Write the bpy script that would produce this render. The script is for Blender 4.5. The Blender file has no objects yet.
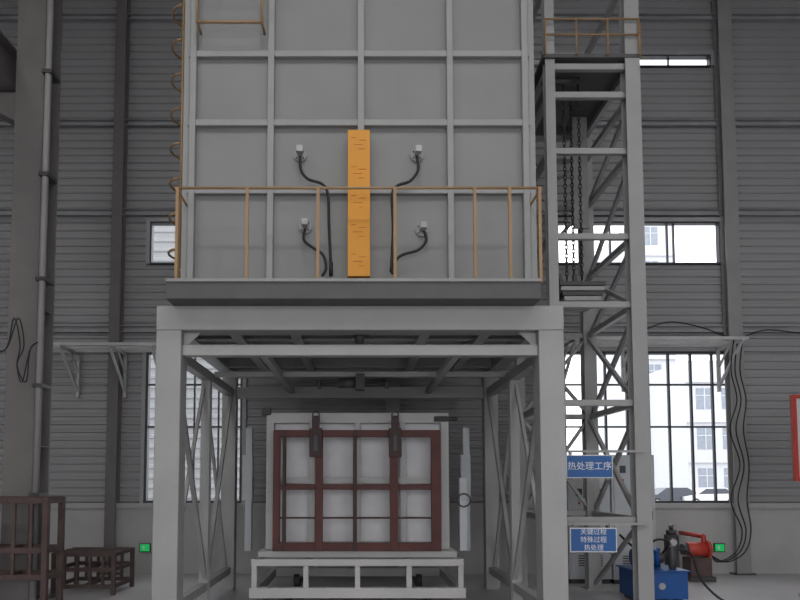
import bpy, bmesh, math, random
from mathutils import Vector, Matrix
random.seed(4)
scene=bpy.context.scene
scene.view_settings.view_transform='Standard'
scene.view_settings.look='None'
scene.view_settings.exposure=0.0

# ---------- survey: camera station used to turn photo measurements into metres ----------
F=650.0; PX=360.0; PY=442.0; TH=math.radians(3.5); H=1.7
def P(px,py,Y):
    u=(px-PX)/F; v=(PY-py)/F
    yd=math.cos(TH)-v*math.sin(TH); zd=math.sin(TH)+v*math.cos(TH)
    t=Y/yd
    return Vector((u*t,Y,H+zd*t))
def mx(px,py,Y): return P(px,py,Y).x
def mz(py,Y): return P(PX,py,Y).z

def s2l(c):
    c=c/255.0
    return c/12.92 if c<=0.04045 else ((c+0.055)/1.055)**2.4
def col(r,g,b): return (s2l(r),s2l(g),s2l(b),1)

def mat(name,c,rough=0.6,metal=0.0,var=0.12,scale=3.0,bump=0.0,emit=0,dirt=0.0):
    m=bpy.data.materials.new(name); m.use_nodes=True
    nt=m.node_tree; b=nt.nodes['Principled BSDF']
    b.inputs['Roughness'].default_value=rough; b.inputs['Metallic'].default_value=metal
    tc=nt.nodes.new('ShaderNodeTexCoord')
    n=nt.nodes.new('ShaderNodeTexNoise'); n.inputs['Scale'].default_value=scale; n.inputs['Detail'].default_value=6
    nt.links.new(tc.outputs['Object'],n.inputs['Vector'])
    r=nt.nodes.new('ShaderNodeValToRGB')
    r.color_ramp.elements[0].position=0.3; r.color_ramp.elements[1].position=0.7
    r.color_ramp.elements[0].color=(c[0]*(1-var),c[1]*(1-var),c[2]*(1-var)*(1-dirt),1)
    r.color_ramp.elements[1].color=(min(1,c[0]*(1+var)),min(1,c[1]*(1+var)),min(1,c[2]*(1+var)),1)
    nt.links.new(n.outputs['Fac'],r.inputs['Fac']); nt.links.new(r.outputs['Color'],b.inputs['Base Color'])
    if bump>0:
        n2=nt.nodes.new('ShaderNodeTexNoise'); n2.inputs['Scale'].default_value=scale*12
        nt.links.new(tc.outputs['Object'],n2.inputs['Vector'])
        bp=nt.nodes.new('ShaderNodeBump'); bp.inputs['Strength'].default_value=bump; bp.inputs['Distance'].default_value=0.01
        nt.links.new(n2.outputs['Fac'],bp.inputs['Height']); nt.links.new(bp.outputs['Normal'],b.inputs['Normal'])
    if emit:
        b.inputs['Emission Color'].default_value=c; b.inputs['Emission Strength'].default_value=emit
    return m

M=dict(
 siding=mat('siding_grey',col(146,145,146),0.7,var=0.06,scale=0.6),
 plinth=mat('plinth_paint',col(165,163,161),0.8,var=0.06,scale=1.5,bump=0.1),
 floor=mat('floor_concrete',col(185,182,184),0.35,var=0.10,scale=0.8,bump=0.05),
 ceil=mat('ceiling_sheet',col(150,150,150),0.8),
 girt=mat('girt_paint',col(150,150,152),0.6),
 pipe=mat('pale_pipe',col(180,180,180),0.6),
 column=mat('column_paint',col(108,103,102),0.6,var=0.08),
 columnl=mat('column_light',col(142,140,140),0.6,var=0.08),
 furn=mat('furnace_panel',col(128,128,127),0.6,var=0.05,scale=1.2),
 rib=mat('furnace_rib',col(143,143,142),0.55,var=0.05),
 gantry=mat('gantry_paint',col(150,149,148),0.5,var=0.06,scale=2),
 dark=mat('dark_steel',col(62,60,62),0.55,var=0.15),
 plat=mat('platform_plate',col(80,78,78),0.6,var=0.1),
 orange=mat('orange_cover',col(205,138,30),0.5,var=0.05),
 orangetxt=mat('orange_print',col(185,105,25),0.6),
 yrail=mat('yellow_rail',col(150,120,85),0.5,var=0.1),
 cable=mat('black_cable',col(22,22,24),0.6,var=0.1),
 port=mat('port_metal',col(165,165,163),0.4,metal=0.2),
 red=mat('red_oxide',col(84,42,38),0.65,var=0.2,scale=5),
 redd=mat('red_oxide_dark',col(60,38,37),0.65,var=0.2,scale=5),
 mesh=mat('load_grey',col(200,198,199),0.7,var=0.08),
 white=mat('white_frame',col(175,173,171),0.55,var=0.06),
 blue=mat('blue_paint',col(20,75,140),0.45,var=0.1),
 sign=mat('sign_blue',col(35,88,150),0.5,var=0.02),
 signw=mat('sign_white',col(215,215,215),0.5,var=0.01),
 brown=mat('rusty_steel',col(76,60,57),0.7,var=0.25,scale=6),
 cab=mat('cabinet_grey',col(178,181,183),0.5,var=0.04),
 redp=mat('bright_red',col(165,52,40),0.5),
 green=mat('exit_green',col(20,180,90),0.5,emit=0.5),
 wframe=mat('window_frame',col(55,57,62),0.5),
 chain=mat('chain_steel',col(60,58,58),0.5,metal=0.5),
 bldg=mat('outside_wall',col(186,188,193),0.8,var=0.03),
 bldg2=mat('outside_siding',col(140,141,143),0.8,var=0.05),
 bglass=mat('outside_glass',col(128,135,146),0.3),
 ground=mat('yard_concrete',col(190,190,190),0.9,var=0.05,scale=.2),
 carw=mat('car_white',col(200,201,203),0.3,var=0.01),
 card=mat('car_dark',col(60,65,74),0.3,var=0.02),
 tyre=mat('tyre',col(30,30,30),0.8),
 fillglass=mat('fill_lamp_glass',col(255,250,240),0.4,emit=2),  # glowing disc of the added fill lamps
)

class Ob:
    def __init__(s,name,bevel=0.0):
        s.name=name; s.bm=bmesh.new(); s.mats=[]; s.bevel=bevel
    def mi(s,m):
        m=M[m]
        if m not in s.mats: s.mats.append(m)
        return s.mats.index(m)
    def quadbox(s,vs,m):
        i=s.mi(m); vs=[Vector(p) for p in vs]
        # sub-millimetre fabrication tolerance keeps welded faces from being coplanar
        c=sum(vs,Vector())/8; e=random.uniform(.0002,.0018)
        sg=lambda t: (t>0)-(t<0)
        ax=[(vs[1]-vs[0]).normalized(),(vs[3]-vs[0]).normalized(),(vs[4]-vs[0]).normalized()]
        vs=[p+sum((a*(e*sg((p-c).dot(a))) for a in ax),Vector()) for p in vs]
        v=[s.bm.verts.new(p) for p in vs]
        for f in ((0,3,2,1),(4,5,6,7),(0,1,5,4),(1,2,6,5),(2,3,7,6),(3,0,4,7)):
            fc=s.bm.faces.new([v[k] for k in f]); fc.material_index=i
    def box(s,m,x0,x1,y0,y1,z0,z1):
        if x1<x0:x0,x1=x1,x0
        if y1<y0:y0,y1=y1,y0
        if z1<z0:z0,z1=z1,z0
        s.quadbox([(x0,y0,z0),(x1,y0,z0),(x1,y1,z0),(x0,y1,z0),(x0,y0,z1),(x1,y0,z1),(x1,y1,z1),(x0,y1,z1)],m)
    def beam(s,m,p,q,w,h=None):
        h=h or w; p=Vector(p);q=Vector(q); d=(q-p).normalized()
        up=Vector((0,0,1)) if abs(d.z)<0.9 else Vector((0,1,0))
        a=d.cross(up).normalized(); b=a.cross(d).normalized()
        a*=w/2; b*=h/2
        s.quadbox([p-a-b,p+a-b,p+a+b,p-a+b,q-a-b,q+a-b,q+a+b,q-a+b],m)
    def chan(s,m,p,q,w,h,t=0.012,kind='I'):
        p=Vector(p);q=Vector(q); d=(q-p).normalized()
        up=Vector((0,0,1)) if abs(d.z)<0.9 else Vector((0,1,0))
        a=d.cross(up).normalized(); b=a.cross(d).normalized()
        def sub(ca,cb,wa,hb):
            pp=p+a*ca+b*cb; qq=q+a*ca+b*cb; A=a*wa/2;B=b*hb/2
            s.quadbox([pp-A-B,pp+A-B,pp+A+B,pp-A+B,qq-A-B,qq+A-B,qq+A+B,qq-A+B],m)
        sub(0,h/2-t/2,w,t); sub(0,-h/2+t/2,w,t)
        sub(0 if kind=='I' else -w/2+t/2,0,t,h-2*t)
    def tube(s,m,pts,r,n=8,closed=False,smooth=True):
        i=s.mi(m); pts=[Vector(p) for p in pts]; rings=[]
        N=len(pts); ref=Vector((0.13,0.9,0.35)).normalized()
        for k,p in enumerate(pts):
            if closed: d=pts[(k+1)%N]-pts[k-1]
            else: d=pts[min(k+1,N-1)]-pts[max(k-1,0)]
            d.normalize()
            if abs(d.dot(ref))>0.97: rr=Vector((1,0,0))
            else: rr=ref
            a=d.cross(rr).normalized(); b=d.cross(a).normalized()
            rings.append([s.bm.verts.new(p+a*r*math.cos(2*math.pi*j/n)+b*r*math.sin(2*math.pi*j/n)) for j in range(n)])
        for k in range(N if closed else N-1):
            A=rings[k];B=rings[(k+1)%N]
            for j in range(n):
                f=s.bm.faces.new([A[j],A[(j+1)%n],B[(j+1)%n],B[j]]); f.material_index=i; f.smooth=smooth
        if not closed:
            for R in (rings[0],rings[-1]):
                f=s.bm.faces.new(R); f.material_index=i
    def cyl(s,m,p,q,r,n=16): s.tube(m,[p,q],r,n)
    def prism(s,m,prof,axis_vec,org,ux,uz):
        i=s.mi(m); ux=Vector(ux);uz=Vector(uz);org=Vector(org);ax=Vector(axis_vec)
        A=[s.bm.verts.new(org+ux*a+uz*b) for a,b in prof]; B=[s.bm.verts.new(org+ax+ux*a+uz*b) for a,b in prof]
        n=len(prof)
        for k in range(n):
            f=s.bm.faces.new([A[k],A[(k+1)%n],B[(k+1)%n],B[k]]); f.material_index=i
        for R in (A,B):
            f=s.bm.faces.new(R); f.material_index=i
    def corr(s,m,x0,x1,z0,z1,Y,per=0.15,d=0.028):
        i=s.mi(m); zs=[(z0,0)]
        k=math.floor(z0/per)
        while k*per<z1:
            for t,o in ((0,0),(0.5,0),(0.62,-d),(0.88,-d)):
                z=(k+t)*per
                if z0<z<z1: zs.append((z,o))
            k+=1
        zs.append((z1,0)); prev=None
        for z,o in zs:
            a=s.bm.verts.new((x0,Y+o,z)); b=s.bm.verts.new((x1,Y+o,z))
            if prev:
                f=s.bm.faces.new([prev[0],prev[1],b,a]); f.material_index=i
            prev=(a,b)
    def done(s,parent=None):
        bmesh.ops.recalc_face_normals(s.bm,faces=s.bm.faces)
        xs=[v.co for v in s.bm.verts]
        c=Vector(((min(v.x for v in xs)+max(v.x for v in xs))/2,(min(v.y for v in xs)+max(v.y for v in xs))/2,min(v.z for v in xs)))
        bmesh.ops.translate(s.bm,verts=s.bm.verts,vec=-c)
        me=bpy.data.meshes.new(s.name); s.bm.to_mesh(me); s.bm.free()
        for m in s.mats: me.materials.append(m)
        o=bpy.data.objects.new(s.name,me); scene.collection.objects.link(o)
        o.location=c
        if s.bevel:
            b=o.modifiers.new('bevel','BEVEL'); b.width=s.bevel; b.segments=1; b.limit_method='ANGLE'
        if parent:
            o.parent=parent; o.matrix_parent_inverse=parent.matrix_world.inverted()
        return o
def empty(name,loc=(0,0,0)):
    e=bpy.data.objects.new(name,None); e.location=loc; e.empty_display_size=0.2
    scene.collection.objects.link(e); bpy.context.view_layer.update(); return e
def smoothpts(pts,n=6):
    out=[]; pts=[Vector(p) for p in pts]
    for k in range(len(pts)-1):
        p0=pts[max(k-1,0)];p1=pts[k];p2=pts[k+1];p3=pts[min(k+2,len(pts)-1)]
        for j in range(n):
            t=j/n
            out.append(0.5*((2*p1)+(p2-p0)*t+(2*p0-5*p1+4*p2-p3)*t*t+(3*p1-p0-3*p2+p3)*t**3))
    out.append(pts[-1]); return out

# ================= ROOM =================
YW=12.3; XL=-10.5; XR=12.0; ZC=12.6; YF=-9
o=Ob('floor'); o.box('floor',XL,XR,YF,YW+0.2,-0.15,0); o.done()
o=Ob('yard_ground'); o.box('ground',-90,90,YW+0.2,110,-0.35,-0.2); o.box('ground',-90,90,-40,YF-.05,-0.35,-0.2); o.done()
zl0,zl1=mz(503,YW),mz(352,YW)
zu0,zu1=mz(265,YW),mz(223,YW)
zt0,zt1=mz(68,YW),mz(57,YW)
wl=[(mx(146,430,YW),mx(243,430,YW)),(mx(563,430,YW),mx(735,430,YW))]
wu=[(mx(151,243,YW),mx(250,243,YW)),(mx(556,243,YW),mx(719,243,YW))]
wt=[(mx(545,62,YW),mx(709,62,YW))]
o=Ob('wall_back')
def band(z0,z1,wins):
    x=XL
    for a,b in wins:
        o.corr('siding',x,a,z0,z1,YW); x=b
    o.corr('siding',x,XR,z0,z1,YW)
o.box('plinth',XL,XR,YW-0.12,YW+0.2,0,zl0-0.03)
o.box('plinth',XL,XR,YW-0.17,YW+0.2,zl0-0.09,zl0-0.0)
band(zl0,zl1,wl); band(zl1,zu0,[]); band(zu0,zu1,wu); band(zu1,zt0,[]); band(zt0,zt1,wt); band(zt1,ZC,[])
o.done()
o=Ob('wall_left'); o.box('siding',XL-0.15,XL,YF,YW+0.2,0,ZC); o.done()
o=Ob('wall_right'); o.box('siding',XR,XR+0.15,YF,YW+0.2,0,ZC); o.done()
o=Ob('wall_front')   # unseen wall behind the viewer, added to cut interior light, wide gate left open
o.box('siding',XL,-8,YF-.15,YF,0,ZC); o.box('siding',9.5,XR,YF-.15,YF,0,ZC); o.box('siding',-8,9.5,YF-.15,YF,7.6,ZC)
o.done()
o=Ob('ceiling')
ys=[YF,-6.5,-3.5,-0.5,2.0,YW+0.2]
for k in range(0,len(ys),2): o.box('ceil',XL,XR,ys[k],ys[k+1],ZC,ZC+0.1)
for x,w in ((XL,2.2),(-4,2),(4,2),(XR-2.2,2.2)):
    for k in (1,3): o.box('ceil',x,x+w,ys[k],ys[k+1],ZC,ZC+0.1)
o.done()

def window(name,x0,x1,z0,z1,vm,hm,t=0.045):
    o=Ob(name)
    y0,y1=YW-0.06,YW+0.06
    o.box('wframe',x0,x0+t,y0,y1,z0,z1);o.box('wframe',x1-t,x1,y0,y1,z0,z1)
    o.box('wframe',x0,x1,y0,y1,z0,z0+t);o.box('wframe',x0,x1,y0,y1,z1-t,z1)
    for k in vm: x=x0+(x1-x0)*k; o.box('wframe',x-t*.35,x+t*.35,y0+.03,y1-.03,z0,z1)
    for k in hm: z=z0+(z1-z0)*k; o.box('wframe',x0,x1,y0+.03,y1-.03,z-t*.35,z+t*.35)
    for a,b,c,d in ((x0-.07,x0,z0,z1),(x1,x1+.07,z0,z1),(x0-.07,x1+.07,z1,z1+.07)):
        o.box('girt',a,b,YW-0.09,YW-0.0,c,d)
    o.done()
window('window_1',*wl[0],zl0,zl1,(.25,.5,.75),(.5,.78))
window('window_2',*wl[1],zl0,zl1,(.125,.25,.375,.5,.62,.75,.875),(.5,.78))
window('window_3',*wu[0],zu0,zu1,(.33,.66),(),.03)
window('window_4',*wu[1],zu0,zu1,(.17,.33,.5,.68,.72),(),.03)
window('window_5',*wt[0],zt0,zt1,(.25,.5,.75),(),0.02)

for k,(px,w) in enumerate(((120,.2),(727,.26),(392,.26))):
    o=Ob('wall_column'+('' if k==0 else '.%03d'%k)); x=mx(px,300,YW)
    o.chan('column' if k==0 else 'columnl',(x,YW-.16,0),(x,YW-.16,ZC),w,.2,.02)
    o.box('dark',x-.2,x+.2,YW-.3,YW-.02-.1,0,.02)
    o.done()
for k,py in enumerate((125,214,330,20)):
    o=Ob('trim_%d'%(k+1)); z=mz(py,YW)
    o.chan('girt',(XL,YW-.07,z),(XR,YW-.07,z),.08,.12,.012,'C'); o.done()

# left crane column and runway girder
YC=9.4
xa=mx(16,300,YC); xb=mx(48,300,YC)
o=Ob('crane_column',.004)
xm=(xa+xb)/2
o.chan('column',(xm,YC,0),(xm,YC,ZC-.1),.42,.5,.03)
o.box('column',xm-.32,xm+.32,YC-.38,YC+.4,0,.04)
for z in (2.2,4.2,6.2): o.box('column',xm-.2,xm+.2,YC-.23,YC+.23,z,z+.02)
o.prism('column',[(0,0),(-.75,.0),(-.75,-.2),(0,-.6)],(0,.3,0),(xm+.05,YC-.15,mz(95,YC)-.05),(1,0,0),(0,0,1))
o.done()
zg=mz(95,YC)
o=Ob('crane_runway_girder')
o.chan('column',(xm-.42,-6,zg+.3),(xm-.42,YC+.2,zg+.3),.3,.6,.03)
o.box('dark',xm-.47,xm-.37,-6,YC+.2,zg+.6,zg+.68)
o.done()
o=Ob('drain_pipe'); x=mx(42,300,YC-.45)
o.cyl('columnl',(x,YC-.46,0),(x,YC-.46,ZC-.2),.045)
for z in (1.5,3,4.5,6,7.5): o.box('dark',x-.07,x+.07,YC-.52,YC-.25,z,z+.05)
o.done()

def cablerack(name,p0,p1,py,brs):
    o=Ob(name); z=mz(py,YW-.9)
    x0=mx(p0,py,YW-.9); x1=mx(p1,py,YW-.9)
    for y in (YW-.9,YW-.6,YW-.3): o.beam('pipe',(x0,y,z),(x1,y,z),.04,.05)
    for b in brs:
        x=mx(b,py,YW-.9)
        o.beam('pipe',(x,YW-.95,z-.03),(x,YW-.1,z-.03),.05)
        o.beam('pipe',(x,YW-.9,z-.05),(x,YW-.12,z-.75),.04)
        o.beam('pipe',(x,YW-.12,z-.85),(x,YW-.12,z+.1),.05)
        o.beam('pipe',(x,YW-.5,z-.05),(x,YW-.12,z-.4),.03)
    o.done()
cablerack('cable_bracket',12,158,344,(15,60,110,152))
cablerack('cable_bracket.001',566,748,338,(575,640,742))
o=Ob('hanging_cable')
Y=YW-.7
o.tube('cable',smoothpts([P(640,332,Y),P(668,322,Y),P(700,327,Y),P(735,338,Y),P(765,330,Y),P(800,333,Y),P(830,334,Y)]),.012,6)
for dx in (0,5,-4):
    o.tube('cable',smoothpts([P(738+dx,338,Y),P(735+dx,370,Y),P(741+dx,400,Y),P(736+dx*1.5,430,Y),P(744+dx,465,Y),P(738+dx*1.8,500,Y),P(746+dx,530,Y),P(740+dx,552,Y),P(722+dx,562,Y),P(712,556,Y)]),.012,6)
o.done()
o=Ob('hanging_cable.001'); Y=8.85
for dx in (0,4):
    o.tube('cable',smoothpts([P(-20,345+dx,Y),P(5,350,Y),P(14+dx,318,Y),P(20+dx,345,Y),P(17,365,Y),P(22+dx,382,Y),P(30,350,Y),P(38,342,Y)]),.01,6)
o.done()

for k,px in enumerate((145,718)):
    o=Ob('exit_sign'+('' if k==0 else '.001')); a=P(px-4,544,YW-.12); b=P(px+5,551,YW-.12)
    o.box('dark',a.x-.015,b.x+.015,YW-.16,YW-.12,b.z-.015,a.z+.015)
    o.box('green',a.x,b.x,YW-.165,YW-.16,b.z,a.z)
    o.box('signw',a.x+.05,a.x+.08,YW-.17,YW-.165,b.z+.03,a.z-.03)
    o.done()

# ================= GANTRY =================
G0=7.0; G1=10.6
xo=2.22
zt=mz(306,G0); zb=mz(330,G0)
root=empty('furnace_support_frame',(0,8.8,0))
o=Ob('front_portal',.006)
pw=.27
for s in (-1,1):
    x=s*(xo-pw/2)
    o.box('gantry',x-pw/2,x+pw/2,G0,G0+.25,0,zb)
    o.box('gantry',x-pw/2-.08,x+pw/2+.08,G0-.08,G0+.33,0,.03)
    xi=s*(xo-pw)
    o.prism('gantry',[(0,0),(-s*.2,0),(0,-.2)],(0,.012,0),(xi,G0+.1,zb),(1,0,0),(0,0,1))
o.box('gantry',-xo,xo,G0-.01,G0+.26,zb,zt)
z=mz(349,G0); o.box('gantry',-xo+pw,xo-pw,G0+.05,G0+.18,z-.06,z+.06)
o.done(root)
o=Ob('rear_portal',.006)
pw2=.22
for s in (-1,1):
    x=s*(xo-pw2/2)
    o.box('gantry',x-pw2/2,x+pw2/2,G1-.19,G1,0,zt)
o.box('gantry',-xo,xo,G1-.2,G1+.01,zt-.22,zt)
z=mz(349,G0); o.box('gantry',-xo+pw2,xo-pw2,G1-.15,G1-.03,z-.09,z+.09)
o.done(root)
o=Ob('side_bracing')
zr=mz(349,G0)
for s in (-1,1):
    x=s*(xo-.12)
    o.box('gantry',x-.1,x+.1,G0+.25,G1-.19,zt-.2,zt)
    o.box('gantry',x-.06,x+.06,G0+.25,G1-.19,zr-.06,zr+.06)
    o.box('gantry',x-.05,x+.05,G0+.25,G1-.19,.25,.35)
    o.chan('gantry',(x,8.85,0),(x,8.85,zr-.06),.12,.12,.014)
    yy=[G0+.27,8.85,G1-.2]
    for k in range(2):
        a,b=.35,zr-.06
        if k==0: a,b=b,a
        o.beam('gantry',(x-.02*s,yy[k],a),(x-.02*s,yy[k+1],b),.05,.06)
        o.beam('gantry',(x+.03*s,yy[k],b),(x+.03*s,yy[k+1],a),.04,.05)
o.done(root)
o=Ob('under_beams')
for x in (-1.45,-.75,.75,1.45):
    o.chan('gantry',(x,G0+.26,zt-.12),(x,G1-.2,zt-.12),.12,.2,.014)
for y in (7.9,8.9,9.8):
    o.chan('gantry',(-xo+.22,y,zt-.1),(xo-.22,y,zt-.1),.1,.16,.012)
for x in (-1.1,1.1): o.box('gantry',x-.04,x+.04,G0+.18,G1-.15,zr-.02,zr+.06)
o.box('gantry',-xo+.2,xo-.2,G0+.26,G1-.2,zt-.02,zt-.005)
o.done(root)
o=Ob('door_drive')
p=P(362,331,7.3); o.cyl('dark',(p.x-.03,7.3,p.z+.02),(p.x-.03,7.3,p.z-.14),.055)
o.box('dark',p.x-.1,p.x+.08,7.22,7.42,p.z-.06,p.z+.06)
o.cyl('dark',(p.x-.22,7.33,p.z-.02),(p.x+.2,7.33,p.z-.02),.03)
p=P(350,383,8.9); o.cyl('dark',(p.x-.15,8.9,p.z),(p.x+.1,8.9,p.z),.07)
o.box('dark',p.x+.08,p.x+.2,8.8,9.0,p.z-.1,p.z+.12)
o.cyl('dark',(p.x-.42,8.9,p.z-.02),(p.x+.5,8.9,p.z-.02),.022)
o.cyl('dark',(p.x-.45,8.9,p.z-.02),(p.x-.4,8.9,p.z-.02),.06); o.cyl('dark',(p.x+.48,8.9,p.z-.02),(p.x+.53,8.9,p.z-.02),.06)
o.beam('gantry',(-xo+.2,8.98,p.z+.13),(xo-.2,8.98,p.z+.13),.09,.07)
o.done(root)

# ================= FURNACE =================
FZ0=zt+.02
root=empty('lifting_box_furnace',(0,8.7,FZ0))
FY=7.22
lipz=mz(279,6.72)
o=Ob('platform',.003)
o.box('plat',mx(166,290,6.72),mx(541,290,6.72),6.72,G1,zt+.003,lipz-.02)
o.box('columnl',mx(166,290,6.72),mx(541,290,6.72),6.70,6.72,lipz-.03,lipz)
o.done(root)
xl=mx(188,200,FY); xr=mx(530,200,FY); ztop=mz(-22,FY); zb0=lipz
o=Ob('furnace_shell',.004)
o.box('furn',xl,xr,FY,10.4,zb0,ztop)
vr=[mx(p,200,FY-.07) for p in (191,270,361,451,527)]
for x in vr:
    o.box('rib',x-.035,x+.035,FY-.075,FY,zb0,ztop)
    o.box('rib',x-.035,x+.035,FY-.075,FY+.2,ztop,ztop+.04)
for py in (53,122,190):
    z=mz(py,FY-.07); o.box('rib',xl,xr,FY-.065,FY,z-.035,z+.035)
o.box('rib',xl-.02,xr+.02,FY-.09,FY,ztop-.07,ztop+.02)
o.box('rib',xl-.02,xr+.02,FY-.085,FY,zb0,zb0+.07)
for sx,x in ((-1,xl),(1,xr)):
    for y in (7.25,8.0,8.8,9.6,10.35): o.box('rib',x,x+sx*.07,y-.035,y+.035,zb0,ztop)
    for py in (53,122,190): z=mz(py,FY-.07); o.box('rib',x,x+sx*.06,FY,10.4,z-.035,z+.035)
o.done(root)
o=Ob('cable_cover',.004)
a=P(348,130,FY-.2); b=P(370,276,FY-.2)
o.box('orange',a.x,b.x,FY-.2,FY-.06,b.z,a.z)
for k in range(5):
    zc=a.z-(k+.5)*(a.z-b.z)/5
    for (dx,w,dz) in ((.04,.05,.08),(.12,.08,.05),(.06,.1,.0),(.12,.06,-.05)):
        o.box('orangetxt',a.x+dx,a.x+dx+w,FY-.203,FY-.2,zc+dz-.005,zc+dz+.005)
o.done(root)
o=Ob('thermocouples')
for (px,py) in ((300,154),(417,154),(305,226),(422,229)):
    p=P(px,py,FY-.05)
    o.cyl('rib',(p.x,FY,p.z),(p.x,FY-.03,p.z),.075,20)
    o.cyl('port',(p.x,FY,p.z),(p.x,FY-.14,p.z),.028,12)
    o.box('port',p.x-.025,p.x+.04,FY-.19,FY-.12,p.z-.035,p.z+.03)
    for k in range(4):
        an=math.pi/4+k*math.pi/2; o.cyl('dark',(p.x+.055*math.cos(an),FY-.03,p.z+.055*math.sin(an)),(p.x+.055*math.cos(an),FY-.045,p.z+.055*math.sin(an)),.009,6)
def cab(pts):
    o.tube('cable',smoothpts([P(a,b,FY-.13) for a,b in pts]),.016,6)
cab([(300,156),(301,170),(308,179),(322,184),(328,195),(329,225),(331,268)])
cab([(305,229),(304,240),(312,247),(323,255),(326,268),(322,276)])
cab([(417,156),(418,170),(410,181),(397,186),(392,196),(393,230),(391,272)])
cab([(424,231),(426,241),(418,250),(402,255),(395,262),(392,274)])
o.tube('cable',[P(331,262,FY-.13),P(331,276,FY-.13)],.022,6)
o.done(root)
def rail(o,p,q,zb,hts,n,r=.02,m='yrail'):
    p=Vector((p[0],p[1],0));q=Vector((q[0],q[1],0))
    for h in hts: o.tube(m,[(p.x,p.y,zb+h),(q.x,q.y,zb+h)],r,8)
    for k in range(n+1):
        a=p.lerp(q,k/n); o.tube(m,[(a.x,a.y,zb),(a.x,a.y,zb+hts[0])],r,8)
o=Ob('platform_guard_rail')
y=6.78; zr1=mz(188,y)
o.tube('yrail',[(mx(176,188,y),y,zr1),(mx(541,188,y),y,zr1)],.014,8)
o.tube('yrail',[(mx(176,188,y),y,zr1),(mx(176,188,y),8.2,zr1)],.014,8)
o.tube('yrail',[(mx(541,188,y),y,zr1),(mx(541,188,y),10.2,zr1)],.014,8)
for px in (177,247,318,395,475,510,540):
    x=mx(px,230,y); o.box('yrail',x-.015,x+.015,y-.015,y+.015,lipz-.02,zr1)
o.done(root)
o=Ob('roof_guard_rail')
rail(o,(xl+.05,FY+.05),(xr-.05,FY+.05),ztop,(.58,.3),6,.015)
rail(o,(xl+.05,FY+.05),(xl+.05,10.3),ztop,(.58,.3),4,.015)
rail(o,(xr-.05,FY+.05),(xr-.05,10.3),ztop,(.58,.3),4,.015)
# small landing rail at the ladder head, front left
za_=mz(22,FY-.25); xa_=mx(197,20,FY-.25); xb_=mx(262,20,FY-.25)
for z in (za_,za_+.33): o.tube('yrail',[(xa_,FY-.25,z),(xb_,FY-.25,z)],.015,8)
for x in (xa_,xb_):
    o.tube('yrail',[(x,FY-.25,za_),(x,FY-.25,za_+.6)],.015,8); o.tube('yrail',[(x,FY-.25,za_),(x,FY-.05,za_)],.015,8)
o.done(root)
o=Ob('caged_ladder')
xx=xl-.12
for y in (7.35,7.75): o.tube('yrail',[(xx,y,zb0),(xx,y,ztop+.7)],.017,8)
z=zb0+.2
while z<ztop+.6: o.tube('yrail',[(xx,7.35,z),(xx,7.75,z)],.012,6); z+=.28
z=zb0+.55
while z<ztop+.7:
    pts=[(xx-.02-.16*math.sin(math.pi*t/8),7.55-.2*math.cos(math.pi*t/8)*1.0,z) for t in range(9)]
    o.tube('yrail',pts,.014,6); z+=.42
for y in (7.35,7.75):
    for z in (zb0+.3,zb0+1.6,ztop-.2): o.beam('yrail',(xx,y,z),(xl,y,z),.03)
o.done(root)

# ================= LIFT TOWER =================
T0=8.6;T1=10.45
root=empty('counterweight_lift_tower',(3,9.5,0))
tx1=mx(636,300,T0); tx0=mx(551,200,T0)
ttop=mz(62,T0); thigh=mz(-25,T0)
o=Ob('tower_frame',.003)
for y in (T0,T1):
    o.chan('gantry',(tx1,y,0),(tx1,y,thigh),.2,.18,.014)
    o.chan('gantry',(tx0,y,0),(tx0,y,thigh),.13,.13,.014)
levels=[mz(p,T0) for p in (-22,68,96,152,237,305,403,520)]
for z in levels:
    for y in (T0,T1): o.box('gantry',tx0,tx1,y-.035,y+.035,z-.04,z+.04)
    for x in (tx0,tx1): o.box('gantry',x-.035,x+.035,T0,T1,z-.04,z+.04)
for k in range(2,len(levels)-1):
    a,b=levels[k],levels[k+1]
    o.beam('gantry',(tx1+.03,T0,a),(tx1+.03,T1,b),.05,.07)
    if k>3: o.beam('gantry',(tx1-.03,T0,b),(tx1-.03,T1,a),.05,.06)
    o.beam('gantry',(tx0,T1,b),(tx1,T1,a),.05,.05)
    if k>=5: o.beam('gantry',(tx0,T1-.03,a),(tx1,T1-.03,b),.05,.05)
o.beam('gantry',(tx1,T0,levels[-1]),(tx1,T1,0.05),.05,.05)
for y in (T0,T1):
    for x in (tx0,tx1): o.box('gantry',x-.14,x+.14,y-.14,y+.14,0,.02)
o.box('columnl',tx1-.36,tx1-.12,T1-.5,T1-.46,mz(240,T1),ttop+.4)
o.done(root)
o=Ob('winch_platform')
o.box('plat',tx0-.1,tx1+.1,T0-.1,T1+.1,ttop,ttop+.05)
o.box('rib',tx0+.1,tx0+.5,8.9,9.5,ttop+.05,ttop+.35); o.cyl('columnl',(tx0+.5,9.2,ttop+.22),(tx0+.95,9.2,ttop+.22),.14)
o.cyl('dark',(tx0-.02,T0+.25,ttop-.12),(tx0+.5,T0+.25,ttop-.12),.05)
rail(o,(tx0-.08,T0-.13),(tx1+.08,T0-.13),ttop+.02,(.5,.28),3,.013)
rail(o,(tx1+.13,T0-.05),(tx1+.13,T1),ttop+.02,(.5,.28),3,.013)
o.done(root)
o=Ob('lifting_chains')
def link(c,flip,L=.045,W=.02,r=.007):
    pts=[]
    for k in range(8):
        a=2*math.pi*k/8; u=W*math.cos(a); w=L*math.sin(a)
        pts.append((c[0]+(u if flip else 0),c[1]+(0 if flip else u),c[2]+w))
    o.tube('chain',pts,r,4,closed=True)
cw_top=mz(283,T0+.25)
for px in (565,580):
    x=mx(px,180,T0+.25); z=ttop-.15; f=0
    while z>cw_top+.05: link((x,T0+.25,z),f%2==0); z-=.062; f+=1
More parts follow.
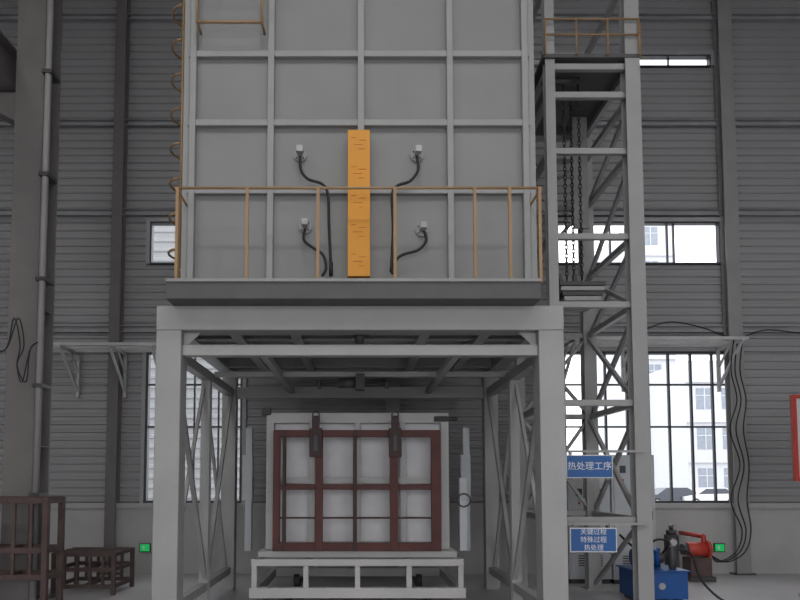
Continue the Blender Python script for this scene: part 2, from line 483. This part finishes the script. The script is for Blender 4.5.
for px in (572,):
    x=mx(px,180,T0+.25+.5); z=ttop-.15; f=0
    while z>cw_top+.3: link((x,T0+.75,z),f%2==0); z-=.062; f+=1
o.done(root)
o=Ob('counterweight',.005)
x0=mx(558,295,T0+.2); x1=mx(604,295,T0+.2)
for k in range(4): o.box('rib' if k%2 else 'dark',x0+.02*k,x1-.02*k,T0+.12,T0+.7,cw_top-.07*(k+1),cw_top-.07*k-.012)
o.beam('dark',(x0+.08,T0+.25,cw_top-.02),(x0+.02,T0+.25,cw_top+.12),.05); o.beam('dark',(x0+.25,T0+.25,cw_top-.02),(x0+.25,T0+.25,cw_top+.12),.05)
o.done(root)

# ================= LOAD TROLLEY =================
root=empty('charge_trolley',(0,9.8,0))
C0=8.8;C1=10.9
o=Ob('trolley_bed',.004)
cx0=mx(251,570,C0); cx1=mx(464,570,C0)
z1=mz(552,C0); z2=mz(566,C0); z3=mz(588,C0); z4=mz(598,C0)
o.box('white',cx0,cx1,C0,C0+.08,z2,z2+.09); o.box('white',cx0,cx1,C1-.08,C1,z2,z2+.09)
o.box('white',cx0-.02,cx1+.02,C0-.02,C0+.1,z4,z3); o.box('white',cx0-.02,cx1+.02,C1-.1,C1,z4,z3)
for x in (cx0,cx1-.08):
    o.box('white',x,x+.08,C0,C1,z2,z2+.09); o.box('white',x,x+.08,C0,C1,z4,z3)
for k in range(5):
    x=cx0+.04+(cx1-cx0-.08)*k/4
    o.box('white',x-.035,x+.035,C0+.01,C0+.08,z3,z2); o.box('white',x-.035,x+.035,C1-.08,C1-.01,z3,z2)
    if 0<k<4: o.box('white',x-.03,x+.03,C0+.08,C1-.08,z2,z2+.07)
for k in range(8):
    y=C0+.2+k*.24; o.box('white',cx0+.06,cx1-.06,y,y+.08,z2+.09,z1-.01)
for k in (0,1,2,3):
    xs=cx0+.45 if k%2 else cx1-.45; y=C0+.4 if k<2 else C1-.4
    o.cyl('dark',(xs-.04,y,.128),(xs+.04,y,.128),.1,20)
o.done(root)
LB=z1
o=Ob('white_fixture_frame',.004)
W0=9.15;W1=10.6
fx0=mx(266,480,W0); fx1=mx(449,480,W0); ft=mz(413,W0)
for y in (W0,W1):
    o.box('white',fx0,fx0+.11,y,y+.1,LB,ft); o.box('white',fx1-.11,fx1,y,y+.1,LB,ft)
    o.box('white',fx0,fx1,y,y+.1,ft-.14,ft); o.box('white',fx0,fx1,y,y+.1,LB,LB+.1)
    for k in (1,2,3):
        x=fx0+(fx1-fx0)*k/4; o.box('white',x-.04,x+.04,y+.01,y+.09,LB,ft)
    z=(LB+ft)/2; o.box('white',fx0,fx1,y+.01,y+.09,z-.04,z+.04)
for x in (fx0,fx1-.1):
    for z in (LB,ft-.12): o.box('white',x,x+.1,W0,W1,z,z+.1)
o.box('mesh',fx0+.05,fx1-.05,W0+.12,W0+.14,LB+.05,ft-.12)
o.box('dark',fx0-.06,fx0+.06,W0-.05,W0+.05,ft-.03,ft+.07); o.box('dark',fx1-.2,fx1-.02,W0-.05,W0+.03,ft-.12,ft-.05)
o.cyl('dark',(fx1-.2,W0-.03,ft-.09),(fx1+.12,W0-.03,ft-.09),.03)
o.done(root)
o=Ob('red_charge_basket',.004)
B0=8.92
bx0=mx(273,490,B0); bx1=mx(441,490,B0); bt=mz(430,B0)
def bar(x0,x1,z0,z1,y0=B0,y1=B0+.08,m='red'): o.box(m,x0,x1,y0,y1,z0,z1)
bar(bx0,bx0+.09,LB,bt); bar(bx1-.13,bx1,LB,bt); bar(bx0,bx1,bt-.09,bt); bar(bx0,bx1,LB,LB+.11)
bar(bx0+.13,bx0+.17,LB,bt,m='redd')
zm=mz(487,B0); bar(bx0,bx1,zm-.035,zm+.035,B0+.01,B0+.07)
for px,w in ((319,.1),(355,.05),(394,.11)):
    x=mx(px,490,B0); bar(x-w/2,x+w/2,LB,bt,B0-.01,B0+.07,'redd' if w<.1 else 'red')
z=mz(518,B0); bar(bx0,bx1,z-.012,z+.012,B0+.03,B0+.05,'redd')
for px in (316,395):
    x=mx(px,435,B0); z0=mz(457,B0); zt2=mz(416,B0)
    o.box('redd',x-.085,x+.085,B0-.05,B0-.01,z0,bt+.02)
    o.box('redd',x-.05,x+.05,B0-.04,B0-.01,bt,zt2)
    o.tube('dark',[(x+.045*math.cos(a),B0-.045,zt2+.01+.05*math.sin(a)) for a in [k*math.pi/5 for k in range(10)]],.012,6,closed=True)
    o.box('dark',x-.03,x+.03,B0-.06,B0-.05,z0+.08,z0+.3)
for x in (bx0,bx1-.07):
    for z in (LB,bt-.08): o.box('red',x,x+.07,B0+.08,W0,z,z+.07)
o.done(root)
o=Ob('guide_posts',.003)
for px in (249,466):
    x=mx(px,480,9.9)
    o.box('cab',x-.05,x+.05,9.85,9.97,z2+.09,mz(428,9.9))
    o.box('cab',x-.09,x+.06,9.83,9.99,mz(500,9.9),mz(455,9.9))
x=mx(463,500,9.0)
o.tube('dark',[(x+.09*math.cos(k*math.pi/6),8.93,mz(500,9)+.09*math.sin(k*math.pi/6)) for k in range(12)],.012,6,closed=True)
o.cyl('cab',(x,8.95,mz(500,9)),(x,9.85,mz(500,9)),.02)
o.box('cab',x-.05,x+.05,8.97,9.05,LB,mz(478,9))
o.done(root)
o=Ob('floor_rails')
for x in (cx0+.45,cx1-.45):
    o.box('dark',x-.03,x+.03,3.5,11.9,0,.028)
o.done()

# ================= RIGHT GROUP =================
def text(body,size,loc,parent,m='signw',name='lettering'):
    cu=bpy.data.curves.new(name,'FONT'); cu.body=body; cu.size=size; cu.align_x='CENTER'; cu.align_y='CENTER'
    cu.extrude=.001; cu.materials.append(M[m])
    t=bpy.data.objects.new(name,cu); scene.collection.objects.link(t)
    t.location=loc; t.rotation_euler=(math.pi/2,0,0)
    t.parent=parent; t.matrix_parent_inverse=parent.matrix_world.inverted()
def sign(name,p0,q0,p1,q1,Y,lines,size):
    a=P(p0,q0,Y); b=P(p1,q1,Y)
    root=empty(name,((a.x+b.x)/2,Y,b.z))
    o=Ob('sign_panel'); o.box('signw',a.x,b.x,Y,Y+.015,b.z,a.z); o.box('sign',a.x+.012,b.x-.012,Y-.003,Y,b.z+.012,a.z-.012)
    o.box('gantry',a.x+.05,a.x+.08,Y+.015,Y+.06,b.z-.02,a.z+.06); o.box('gantry',b.x-.08,b.x-.05,Y+.015,Y+.06,b.z-.02,a.z+.06)
    o.beam('gantry',(a.x-.06,Y+.05,a.z+.05),(tx1,Y+.05,a.z+.05),.03)
    o.done(root)
    n=len(lines)
    for k,l in enumerate(lines):
        z=a.z+(b.z-a.z)*(k+.5)/n
        text(l,size,((a.x+b.x)/2,Y-.006,z),root,name='line_%d'%(k+1))
sign('process_sign',566,455,613,478,8.42,['热处理工序'],.115)
sign('process_sign.001',570,528,617,552,8.42,['关键过程','特殊过程','热处理'],.085)

def cabinet(name,p0,p1,top,Y,D=.5,base=0):
    x0=mx(p0,500,Y); x1=mx(p1,500,Y); z1=mz(top,Y)
    o=Ob(name,.006)
    o.box('dark',x0+.02,x1-.02,Y+.03,Y+D-.03,0,.08)
    o.box('cab',x0,x1,Y,Y+D,.08,z1)
    o.box('cab',x0+.03,x1-.03,Y-.02,Y,.14,z1-.05)
    o.box('dark',x1-.09,x1-.06,Y-.045,Y-.02,z1*.5,z1*.5+.14)
    for k in range(3): 
        xx=x0+(x1-x0)*(k+1)/4
        o.box('dark',xx-.05,xx+.05,Y-.03,Y-.02,z1-.3,z1-.18)
        o.cyl('redp' if k==0 else ('green' if k==1 else 'port'),(xx,Y-.04,z1-.42),(xx,Y-.02,z1-.42),.018,10)
    for k in range(5): o.box('dark',x0+.15,x1-.15,Y-.024,Y-.02,.3+k*.04,.315+k*.04)
    o.done()
cabinet('control_cabinet',612,655,455,10.9)
cabinet('control_cabinet.001',568,610,478,10.95)

o=Ob('hydraulic_power_unit',.006)
hy=9.25
x0=mx(636,580,hy); x1=mx(688,580,hy); zt_=mz(572,hy)
o.box('blue',x0,x1,hy,hy+.6,.05,zt_); o.box('blue',x0-.03,x1+.03,hy-.03,hy+.63,zt_,zt_+.02)
for x in (x0+.05,x1-.1): o.box('dark',x,x+.05,hy+.05,hy+.55,0,.05)
xc=(x0+x1)/2
o.cyl('blue',(x0+.08,hy+.3,zt_+.17),(x0+.42,hy+.3,zt_+.17),.13,20)
for k in range(7): o.cyl('blue',(x0+.12+k*.04,hy+.3,zt_+.17),(x0+.13+k*.04,hy+.3,zt_+.17),.145,20)
o.cyl('dark',(x0+.42,hy+.3,zt_+.17),(x0+.52,hy+.3,zt_+.17),.08,16)
o.box('blue',x0+.15,x0+.3,hy+.12,hy+.2,zt_+.12,zt_+.25)
o.cyl('dark',(x1-.12,hy+.2,zt_+.02),(x1-.12,hy+.2,zt_+.34),.05,14)
o.cyl('port',(x1-.12,hy+.13,zt_+.4),(x1-.12,hy+.17,zt_+.4),.05,16)
o.cyl('blue',(x1-.26,hy+.4,zt_+.02),(x1-.26,hy+.4,zt_+.3),.06,14)
o.tube('cable',smoothpts([(x0+.5,hy+.3,zt_+.2),(x0+.52,hy+.1,zt_+.4),(x0+.3,hy,zt_+.45),(x0+.1,hy+.1,zt_+.3),(x0-.1,hy+.3,zt_+.5)]),.018,6)
o.tube('cable',smoothpts([(x1-.1,hy+.2,zt_+.3),(x1+.1,hy+.1,zt_+.25),(x1+.2,hy,.3),(x1+.5,hy-.1,.02),(x1+1,hy,.02)]),.018,6)
o.cyl('port',(xc,hy-.01,zt_-.2),(xc,hy,zt_-.2),.05)
o.done()
o=Ob('water_pump',.004)
wy=11.3; p=P(698,548,wy); 
o.box('dark',p.x-.22,p.x+.22,wy-.15,wy+.25,0,.08)
o.box('brown',p.x-.18,p.x+.18,wy-.1,wy+.2,.08,p.z-.16)
o.cyl('redp',(p.x-.2,wy,p.z-.02),(p.x+.12,wy,p.z-.02),.12,18)
o.cyl('redp',(p.x+.12,wy,p.z-.02),(p.x+.17,wy,p.z-.02),.16,18)
o.cyl('redp',(p.x+.1,wy,p.z),(p.x+.1,wy,p.z+.22),.04); o.cyl('dark',(p.x-.28,wy,p.z-.02),(p.x-.2,wy,p.z-.02),.1)
o.cyl('redp',(p.x+.1,wy,p.z+.2),(p.x+.1,wy+.8,p.z+.2),.04)
o.done()
o=Ob('gas_cylinder'); p=P(672,560,10.6)
o.cyl('dark',(p.x,10.6,0),(p.x,10.6,.85),.11,20); o.cyl('dark',(p.x,10.6,.85),(p.x,10.6,.92),.08,16); o.cyl('dark',(p.x,10.6,.92),(p.x,10.6,1.0),.035,12)
o.cyl('port',(p.x-.04,10.6,1.0),(p.x+.05,10.6,1.0),.02)
o.done()
o=Ob('red_frame_board',.004); by=9.5
x0=mx(793,440,by); x1=x0+1.3; za=mz(395,by); zb_=mz(481,by)
o.box('cab',x0+.04,x1-.04,by,by+.02,zb_+.04,za-.04)
for a,b,c,d in ((x0,x1,za-.05,za),(x0,x1,zb_,zb_+.05),(x0,x0+.06,zb_,za),(x1-.06,x1,zb_,za)): o.box('redp',a,b,by-.02,by+.04,c,d)
for x in (x0+.2,x1-.25): o.box('cab',x,x+.05,by+.03,by+.08,0,za)
o.box('cab',x0+.15,x1-.15,by-.2,by+.25,0,.06)
for k in range(3): o.box('dark',x0+.15,x1-.2,by-.004,by,za-.25-.25*k,za-.22-.25*k)
o.done()

# ================= LEFT RACKS =================
def rack(name,x0,x1,y0,y1,h,nsl,levels,t=.07):
    o=Ob(name,.003)
    for x in (x0,x1-t):
        for y in (y0,y1-t): o.box('brown',x,x+t,y,y+t,0,h)
    xm=(x0+x1)/2
    for z in levels:
        for y in (y0,y1-t): o.box('brown',x0,x1,y+.005,y+t-.005,z-t,z)
        for x in (x0,x1-t,xm-t/2): o.box('brown',x+.005,x+t-.005,y0,y1,z-t,z)
    for k in range(1,nsl):
        x=x0+(x1-x0)*k/nsl
        for y in (y0+.01,y1-t): o.box('brown',x-.02,x+.02,y,y+.04,levels[-1]-t,h-t)
    for k in range(4):
        y=y0+(y1-y0)*(k+.5)/4; o.box('brown',x0,x1,y-.03,y+.03,levels[0]-.02,levels[0]+.01)
    o.done()
R=8.35
rack('steel_pallet_rack',-5.1,mx(47,540,R),R,R+.5,mz(498,R),5,(mz(498,R),mz(548,R),mz(575,R)))
rack('steel_pallet_rack.001',mx(46,575,9.7),mx(111,575,9.7),9.85,10.7,mz(553,9.85),5,(mz(553,9.85),mz(568,9.85),mz(585,9.85)),.055)

# ================= OUTSIDE =================
def office(name,bx0,bx1,by,bz):
    o=Ob(name)
    o.box('bldg',bx0,bx1,by,by+14,-.2,bz)
    fl=0
    while 1.0+fl*3.6+2.7<bz:
        z=1.0+fl*3.6; x=bx0+.9
        while x+1.6<bx1:
            o.box('bglass',x,x+1.5,by-.03,by,z,z+1.9)
            o.box('bldg',x+.7,x+.78,by-.06,by-.03,z,z+1.9); o.box('bldg',x,x+1.5,by-.06,by-.03,z+1.2,z+1.27)
            x+=2.3
        o.box('bldg',bx0-.1,bx1+.1,by-.25,by,z+2.4,z+2.7); fl+=1
    o.done()
office('office_building',mx(636,300,66),mx(674,300,66),66,29)
office('office_building.001',mx(686,400,58),mx(770,400,58),58,12.6)
o=Ob('neighbour_workshop'); 
o.box('bldg2',-30,-4.5,26,40,-.2,18)
o.corr('bldg2',-30,-4.5,-.2,18,25.9,.4,.06)
o.done()
def car(name,x,y,m,d=1):
    o=Ob(name,.02)
    prof=[(-2.2,.35),(2.2,.35),(2.25,.75),(1.3,.92),(.6,1.42),(-1.0,1.45),(-1.8,1.0),(-2.2,.9)]
    prof=[(a*d,b-.2) for a,b in prof]
    o.prism(m,prof,(0,1.7,0),(x,y,0),(1,0,0),(0,0,1))
    gl=[(1.15,.95),(.55,1.36),(-.95,1.38),(-1.6,1.0)]
    o.prism('card',[(a*d,b-.2) for a,b in gl],(0,.01,0),(x,y-.012,0),(1,0,0),(0,0,1))
    for wx in (-1.35,1.35):
        for wy in (y-.03,y+1.5): o.cyl('tyre',(x+wx,wy,.12),(x+wx,wy+.22,.12),.32,18); 
        o.cyl('port',(x+wx,y-.045,.12),(x+wx,y-.03,.12),.2,12)
    o.done()
cy=50
car('parked_car',mx(713,480,cy),cy,'carw',-1)
car('parked_car.001',mx(676,480,cy),cy+.3,'card',-1)
car('parked_car.002',mx(590,480,cy),cy,'carw',1)

# ================= LIGHT =================
w=bpy.data.worlds.new('overcast_sky'); scene.world=w; w.use_nodes=True
nt=w.node_tree; bg=nt.nodes['Background']; bg.inputs['Color'].default_value=(.95,.97,1,1); bg.inputs['Strength'].default_value=2.9

k=0  # fill lamps added out of view to even out the interior brightness
for x in (-6,0,6.5):
    for y in (1.5,):
        root=empty('added_fill_lamp'+('' if k==0 else '.%03d'%k),(x,y,10.6)); k+=1
        o=Ob('fill_lamp_housing')
        o.cyl('dark',(x,y,11.1),(x,y,ZC),.02); o.cyl('dark',(x,y,10.9),(x,y,11.15),.12); o.cyl('port',(x,y,10.75),(x,y,10.9),.3,24)
        o.cyl('fillglass',(x,y,10.73),(x,y,10.75),.27,24)
        o.done(root)
        l=bpy.data.lights.new('fill_light','AREA'); l.shape='DISK'; l.size=.55; l.energy=120; l.color=(1,.97,.93)
        lo=bpy.data.objects.new('fill_light',l); scene.collection.objects.link(lo); lo.location=(x,y,10.7); lo.parent=root; lo.matrix_parent_inverse=root.matrix_world.inverted()

# ================= CAMERA =================
cd=bpy.data.cameras.new('camera'); cd.sensor_width=36; cd.lens=F*36/800
cd.shift_x=(400-PX)/800; cd.shift_y=(PY-300)/800; cd.clip_end=500
co=bpy.data.objects.new('camera',cd); scene.collection.objects.link(co)
co.location=(0,0,H); co.rotation_euler=(math.pi/2+TH,0,0)
scene.camera=co
